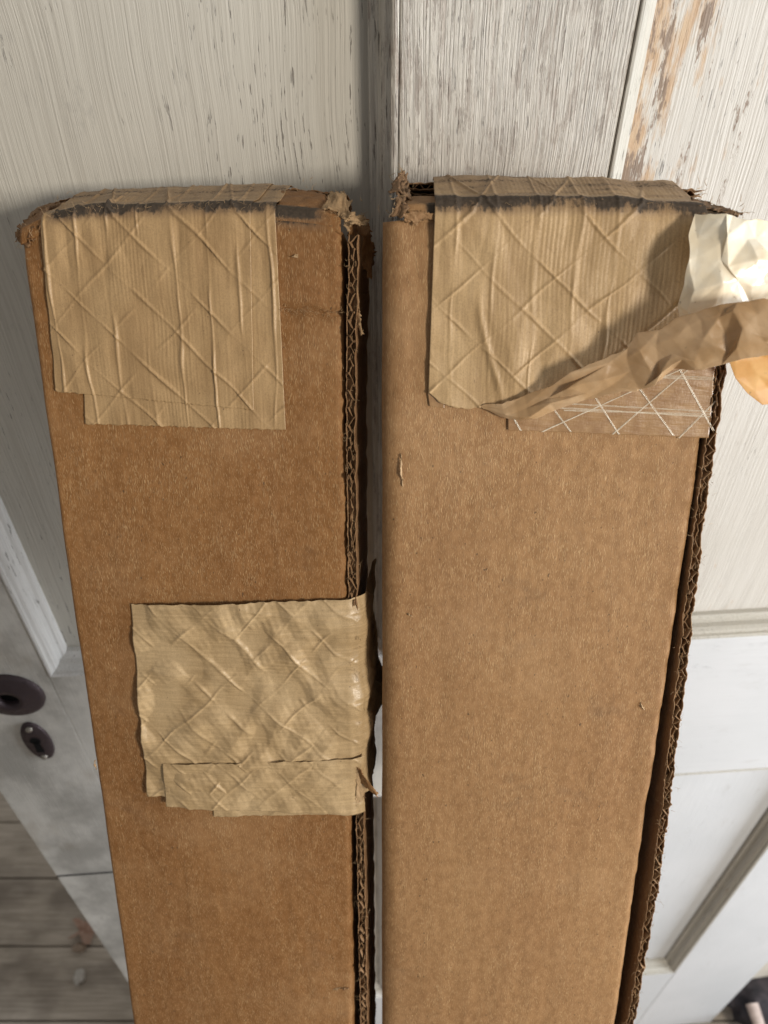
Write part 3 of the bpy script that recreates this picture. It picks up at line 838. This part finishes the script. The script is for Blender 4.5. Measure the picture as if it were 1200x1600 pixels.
# ---------------- right box
BR = Carton((.00139, .27186, 1.35533+DZ), -21.464, -.420, -1.276, .125, .076, 1.0)
fix_len(BR)
tag(BR.root, 'right long brown cardboard box with kraft tape peeling off its top right corner', 'cardboard box', 'long cardboard boxes leaning on the door')
W = BR.W
BR.zt = smline(BR.line([(600,322),(640,318),(800,319),(950,318),(1040,320),(1100,326),(1150,334),(1160,336)], .002), W)
BR.zb = smline(BR.line([(600,287),(640,287),(800,290),(950,292),(1040,295),(1100,298),(1160,302)], .030), W)
xa2, _ = BR.hit(662, 330); xb2, _ = BR.hit(1140, 330)
BR.band = lambda x: smooth(xa2-.001, xa2+.003, x)*smooth(xb2+.004, xb2-.004, x)
BR.creases = []
BR.rl = .0060; BR.rr = .0036; BR.xl = -.0022
setup_bow(BR, 71)
build_body(BR, M['card_r'], 71, [(650, 350, .005, .0006), (628, 720, .006, .0005)])
top_flaps(BR, M['card_r'], 23, x_front=(.05, .999))
xe, _ = BR.hit(1095, 300, .030)
back_flap(BR, .004, xe, M['card_r'], 33, T=.0022)
back_flap(BR, .006, xe+.0008, M['edge'], 37, lift=-.0034, y0=.0315, T=.0016, name='inner_flap')
scrap(BR, 'crushed_corner', [(612,338,.001),(620,318,.003),(618,296,.016),(622,282,.026)],
      [(634,336,-.0006),(636,318,.002),(630,300,.014),(634,286,.024)], M['edge'], 35, amp=.0014, th=.0008, wear=.42)
scrap(BR, 'crushed_corner', [(612,300,.012),(616,284,.022),(624,272,.028),(630,268,.030)],
      [(640,310,.010),(640,296,.02),(634,282,.028),(636,276,.030)], M['edge'], 36, amp=.0016, th=.0006, wear=.5)
scrap(BR, 'torn_liner', [(1080,312,.010),(1110,318,.008),(1135,326,.006),(1158,334,.002)],
      [(1080,322,.001),(1110,327,.001),(1135,333,.0),(1152,338,.0)], M['edge'], 39, amp=.0008, th=.0006, wear=.62)
scrap(BR, 'torn_liner', [(628,332,-.0008),(645,330,-.001),(665,332,-.001),(682,334,-.001)],
      [(632,345,-.0012),(648,350,-.0012),(668,343,-.0012),(682,345,-.0012)], M['card_r'], 40, amp=.0006, wear=.2)
def gapR(z):
    ks = [-.62,-.50,-.43,-.36,-.30,-.26,-.20,-.15,-.10,0]
    vs = [.0012,.0030,.0052,.0062,.0065,.0060,.0042,.0024,.0010,.0006]
    return float(np.interp(z, ks, vs))
corrugated_side(BR, M['edge'], gapR, -.006, -.66, 43)
pts = [BR.hit_z(a, b, y)+(s,) for (a, b, y, s) in ((618,332,.0,.0022),(612,320,.004,.0018),(622,280,.026,.002),(625,270,.03,.0014),(1152,334,.0,.0020),(1095,298,.03,.0018),(1095,310,.03,.0016))]
fuzz(BR, pts, 60, .0034, 15)
edgep = [(W+gapR(z)+rng.choice((0, .0018, .0036)), -.0006, z, .0009) for z in np.arange(-.09, -.64, -.004)]
fuzz(BR, edgep, 380, .0028, 16, r=.00007)
foldp = [(x, .0005, float(BR.zt(x))-.001, .0013) for x in np.linspace(.022, .118, 40)]
fuzz(BR, foldp, 60, .003, 19, r=.00005)

def hR1(x, z):
    wash = .00005*np.sin(x*2*math.pi/.0017+vnoise(z*50, x*50, 4)*2.5)*np.clip(vnoise(x*45, z*16, 8)+.45, 0, 1)
    h = scrim(x, z*1.12, .0285, .0145, 83, phase=(.001, .0155, .004), a1=.00058, a2=.00052, av=.00026, sg=.00058)
    fold = .0007*ridge(x-.040-.006*np.sin(z*60), .0014)*smooth(-.02, -.04, z)*smooth(-.075, -.055, z)
    return h+.0012*facets(x, z, 47, 46., 6)+fold+.0011*fbm(x*38, z*26, 85, 3)+.0005+wash+.0005*smooth(-.03, 0, z)*np.abs(vnoise(x*130, z*60, 6))
tape(BR, 'tape_strip', [(682,338),(1086,338),(1086,585),(669,610)], M['tape_r'], 91, hR1, nu=300, nv=260, over=.046, off=.0012,
     bottom=[(660,606),(669,612),(690,630),(725,638),(765,636),(800,624),(860,612),(950,588),(1110,560)])
nick(BR, 628, 735, 50, 3, 86, 311); nick(BR, 1004, 1103, 12, 3, 60, 312); nick(BR, 760, 1435, 12, 3, 40, 313, 'edge'); nick(BR, 640, 960, 9, 2, 30, 314)
# clear adhesive layer left behind with its white threads
def hF(x, z): return .00025+.00015*fbm(x*60, z*200, 95, 3)
fc = [(792,600),(1119,545),(1106,684),(793,671)]
tape(BR, 'adhesive_layer', fc, M['film'], 93, hF, nu=160, nv=80, off=.0005, label='translucent adhesive layer left where the kraft tape has peeled off')
tape(BR, 'adhesive_layer', [(668,612),(694,612),(694,637),(671,634)], M['film'], 94, hF, nu=20, nv=20, off=.0005)
V, F = [], []
def thread(p0, p1, r=.00022, wig=.00008, sd=0, dbl=False):
    rg = random.Random(sd); a = np.array(BR.hit(*p0)); b = np.array(BR.hit(*p1)); pts = []
    n = 22
    for i in range(n):
        t = i/(n-1); q = a*(1-t)+b*t
        x = q[0]+wig*rg.gauss(0, .5); z = q[1]+wig*rg.gauss(0, .5)
        pts.append((x, -.00085+float(BR.bow(x, z)), z))
    tube(V, F, pts, r*(.7+.5*rg.random()), r*(.6+.5*rg.random()), 5)
for k, (a, b) in enumerate((((845,674),(1072,572)),((955,678),(1075,575)),((1058,684),(1116,626)),((918,604),(965,678)),((985,590),(1050,680)),((1060,577),(1112,672)),((858,632),(890,674)),((795,642),(812,672)),((1062,578),(1118,545)))):
    for j in range(3): thread((a[0]+j*1.1, a[1]), (b[0]+j*1.1, b[1]), sd=k*7+j, r=.00012)
for k, (a, b) in enumerate((((850,628),(1112,642)),((870,636),(1110,650)),((1005,585),(1118,589)),((1000,588),(1118,592)),((880,640),(1108,646)))):
    for j in range(2): thread((a[0], a[1]+j*1.3), (b[0], b[1]+j*1.3), sd=100+k*5+j, r=.00013, wig=.0001)
mesh_obj('reinforcing_threads', BR.v(np.array(V)), F, M['thread'], BR.root)

# ---- the loose end of the tape
def catmull(P, n):
    P = np.array(P, float); m = len(P); out = []
    for t in np.linspace(0, m-1, n):
        i = min(int(t), m-2); f = t-i
        p0 = P[max(i-1, 0)]; p1 = P[i]; p2 = P[i+1]; p3 = P[min(i+2, m-1)]
        out.append(.5*((2*p1)+(-p0+p2)*f+(2*p0-5*p1+4*p2-p3)*f*f+(-p0+3*p1-3*p2+p3)*f**3))
    return np.array(out)
def tri_interp(N, n):
    a, b = N.shape[0]-1, N.shape[1]-1
    U, V_ = np.meshgrid(np.linspace(0, a, n[0]), np.linspace(0, b, n[1]), indexing='ij')
    i = np.minimum(U.astype(int), a-1); j = np.minimum(V_.astype(int), b-1); s_ = (U-i)[..., None]; t_ = (V_-j)[..., None]
    p00, p10, p01, p11 = N[i, j], N[i+1, j], N[i, j+1], N[i+1, j+1]
    A = np.where(s_ >= t_, p00+s_*(p10-p00)+t_*(p11-p10), p00+t_*(p01-p00)+s_*(p11-p01))
    Bq = np.where(s_+t_ <= 1, p00+s_*(p10-p00)+t_*(p01-p00), p11+(1-s_)*(p01-p11)+(1-t_)*(p10-p11))
    h_ = ((i*7+j*13+(i*j) % 5) % 2)[..., None]
    return np.where(h_ == 0, A, Bq)
def loose(name, cols, mat, seed, n=(150, 70), crumple=.0012, jag=.0004, label=None, fine=1., linear=False, nodes=None, jit=.001):
    """cols: list of columns, each a list of (photo x, photo y, height above the face)"""
    C3 = [[np.array(BR.hit_z(p[0], p[1], -p[2])) for p in c] for c in cols]
    if linear:
        R1 = np.array([[[np.interp(t, np.linspace(0, 1, len(c)), [q[k] for q in c]) for k in range(3)] for t in np.linspace(0, 1, n[1])] for c in C3])
    else: R1 = np.array([catmull(c, n[1]) for c in C3])
    if linear:
        tt = np.linspace(0, 1, n[0]); tk = np.linspace(0, 1, len(R1))
        G = np.stack([np.stack([np.interp(tt, tk, R1[:, j, k]) for k in range(3)], -1) for j in range(n[1])], 1)
        sm_ = np.stack([catmull(R1[:, j], n[0]) for j in range(n[1])], 1); G = .15*G+.85*sm_
    else: G = np.stack([catmull(R1[:, j], n[0]) for j in range(n[1])], 1)
    if nodes:
        ii = np.linspace(0, n[0]-1, nodes[0]).astype(int); jj = np.linspace(0, n[1]-1, nodes[1]).astype(int)
        N = G[np.ix_(ii, jj)].copy(); r_ = np.random.RandomState(seed)
        amp = np.clip(np.arange(nodes[0])/3., .12, 1.)[:, None] if linear else 1.
        N[..., 1] += r_.uniform(-1, 1, N.shape[:2])*jit*amp
        jx = r_.uniform(-1, 1, N.shape[:2])*jit*1.6*amp; jz = r_.uniform(-1, 1, N.shape[:2])*jit*1.2*amp
        jx += r_.uniform(-1, 1, N.shape[:2])*jit*.8*amp; jx[0, :] *= .2; jz[:, 0] *= .25; jz[:, -1] *= .35
        N[..., 0] += jx; N[..., 2] += jz
        G0 = G; G = tri_interp(N, n)
        mx_ = .8 if linear else .62; G = mx_*G+(1-mx_)*G0
        for k in [0, 1, 2]*(3 if linear else 9):                  # soften the creases
            g_ = G[..., k]; g_[1:-1, 1:-1] = .5*g_[1:-1, 1:-1]+.125*(g_[:-2, 1:-1]+g_[2:, 1:-1]+g_[1:-1, :-2]+g_[1:-1, 2:])
    gx, gz = G[..., 0], G[..., 2]
    d = .5*facets(gx, gz, seed, 60., 7, .002)+.10*fine*facets(gx, gz, seed+50, 200., 5, .001)
    G[..., 1] -= crumple*d
    U, Vv = np.meshgrid(np.linspace(0, 1, n[0]), np.linspace(0, 1, n[1]), indexing='ij')
    for k in (0, 2): G[..., k] += crumple*.35*fbm(gx*80+k, gz*80, seed+30+k, 2)
    ed = (Vv < .5/n[1]) | (Vv > 1-.5/n[1])
    G[..., 2] += jag*ed*vnoise(gx*500, gx*0, seed+2)
    o = mesh_obj(name, BR.v(G), grid_faces(*n), mat, BR.root, solid=.00016, wear=np.zeros(n[0]*n[1]))
    if label: o['label'] = label
    return o
loose('loose_tape', [
    [(1083,337,.0050),(1078,380,.0120),(1071,430,.0135),(1064,470,.0110),(1062,505,.0110)],
    [(1120,338,.0085),(1118,380,.0155),(1115,430,.0170),(1112,470,.0150),(1110,500,.0140)],
    [(1160,340,.0095),(1160,385,.0150),(1165,430,.0185),(1165,470,.0140),(1165,500,.0130)],
    [(1192,343,.0080),(1203,385,.0115),(1215,430,.0150),(1220,470,.0160),(1220,500,.0150)],
    [(1205,360,.0020),(1238,390,.0040),(1262,430,.0080),(1275,470,.0110),(1280,500,.0110)]],
    M['gum'], 101, n=(260, 240), crumple=.0042, nodes=(8, 6), jit=.0026, label='shiny cream crumpled end of the tape sticking out past the corner')
strip_edges = [(752,638,757,642,.0012),(800,628,806,657,.0030),(850,609,856,645,.0050),(905,580,912,628,.0070),(960,552,975,609,.0090),(1000,523,1008,614,.0105),
    (1022,512,1036,586,.0120),(1065,492,1080,574,.0145),(1110,477,1126,568,.0170),(1160,473,1170,560,.0195),(1215,471,1222,553,.0210),(1290,469,1296,548,.0220)]
folds, vpos = [], []
for q in range(len(strip_edges)):
    a_ = min(1., q/5.)
    r1, r2 = .22+.10*math.sin(q*1.3), .66+.09*math.sin(q*.9+2)
    folds.append((.0020*a_, .0009*a_, .0026*a_, .0012*a_)); vpos.append((r1, (r1+r2)/2+.05*math.sin(q*2.1), r2, .90))
cols = []
for (ax, ay, bx_, by_, hh), fo, vp in zip(strip_edges, folds, vpos):
    hh *= 1.35
    c = [(ax, ay, hh)]
    for f_, v_ in zip(fo, vp): c.append((ax+(bx_-ax)*v_, ay+(by_-ay)*v_, hh+f_))
    c.append((bx_, by_, hh-.0006 if hh > .002 else hh)); cols.append(c)
loose('loose_tape', cols, M['peel'], 107, n=(420, 110), crumple=.0034, linear=True, nodes=(16, 5), jit=.0021, label='twisted brown strip of tape peeled away from the box corner')
loose('loose_tape', [
    [(1130,548,.0095),(1137,563,.0085),(1150,590,.0070),(1168,614,.0060),(1192,632,.0050)],
    [(1160,546,.0095),(1168,562,.0080),(1185,585,.0060),(1204,606,.0045),(1225,630,.0040)],
    [(1230,546,.0090),(1238,562,.0070),(1250,585,.0050),(1262,606,.0035),(1280,626,.0030)]],
    M['amber'], 111, n=(90, 100), crumple=.0010, nodes=(5, 5), jit=.0008, label='amber curled tongue of tape hanging under the peeled strip')
# crumpled puckers on the strip
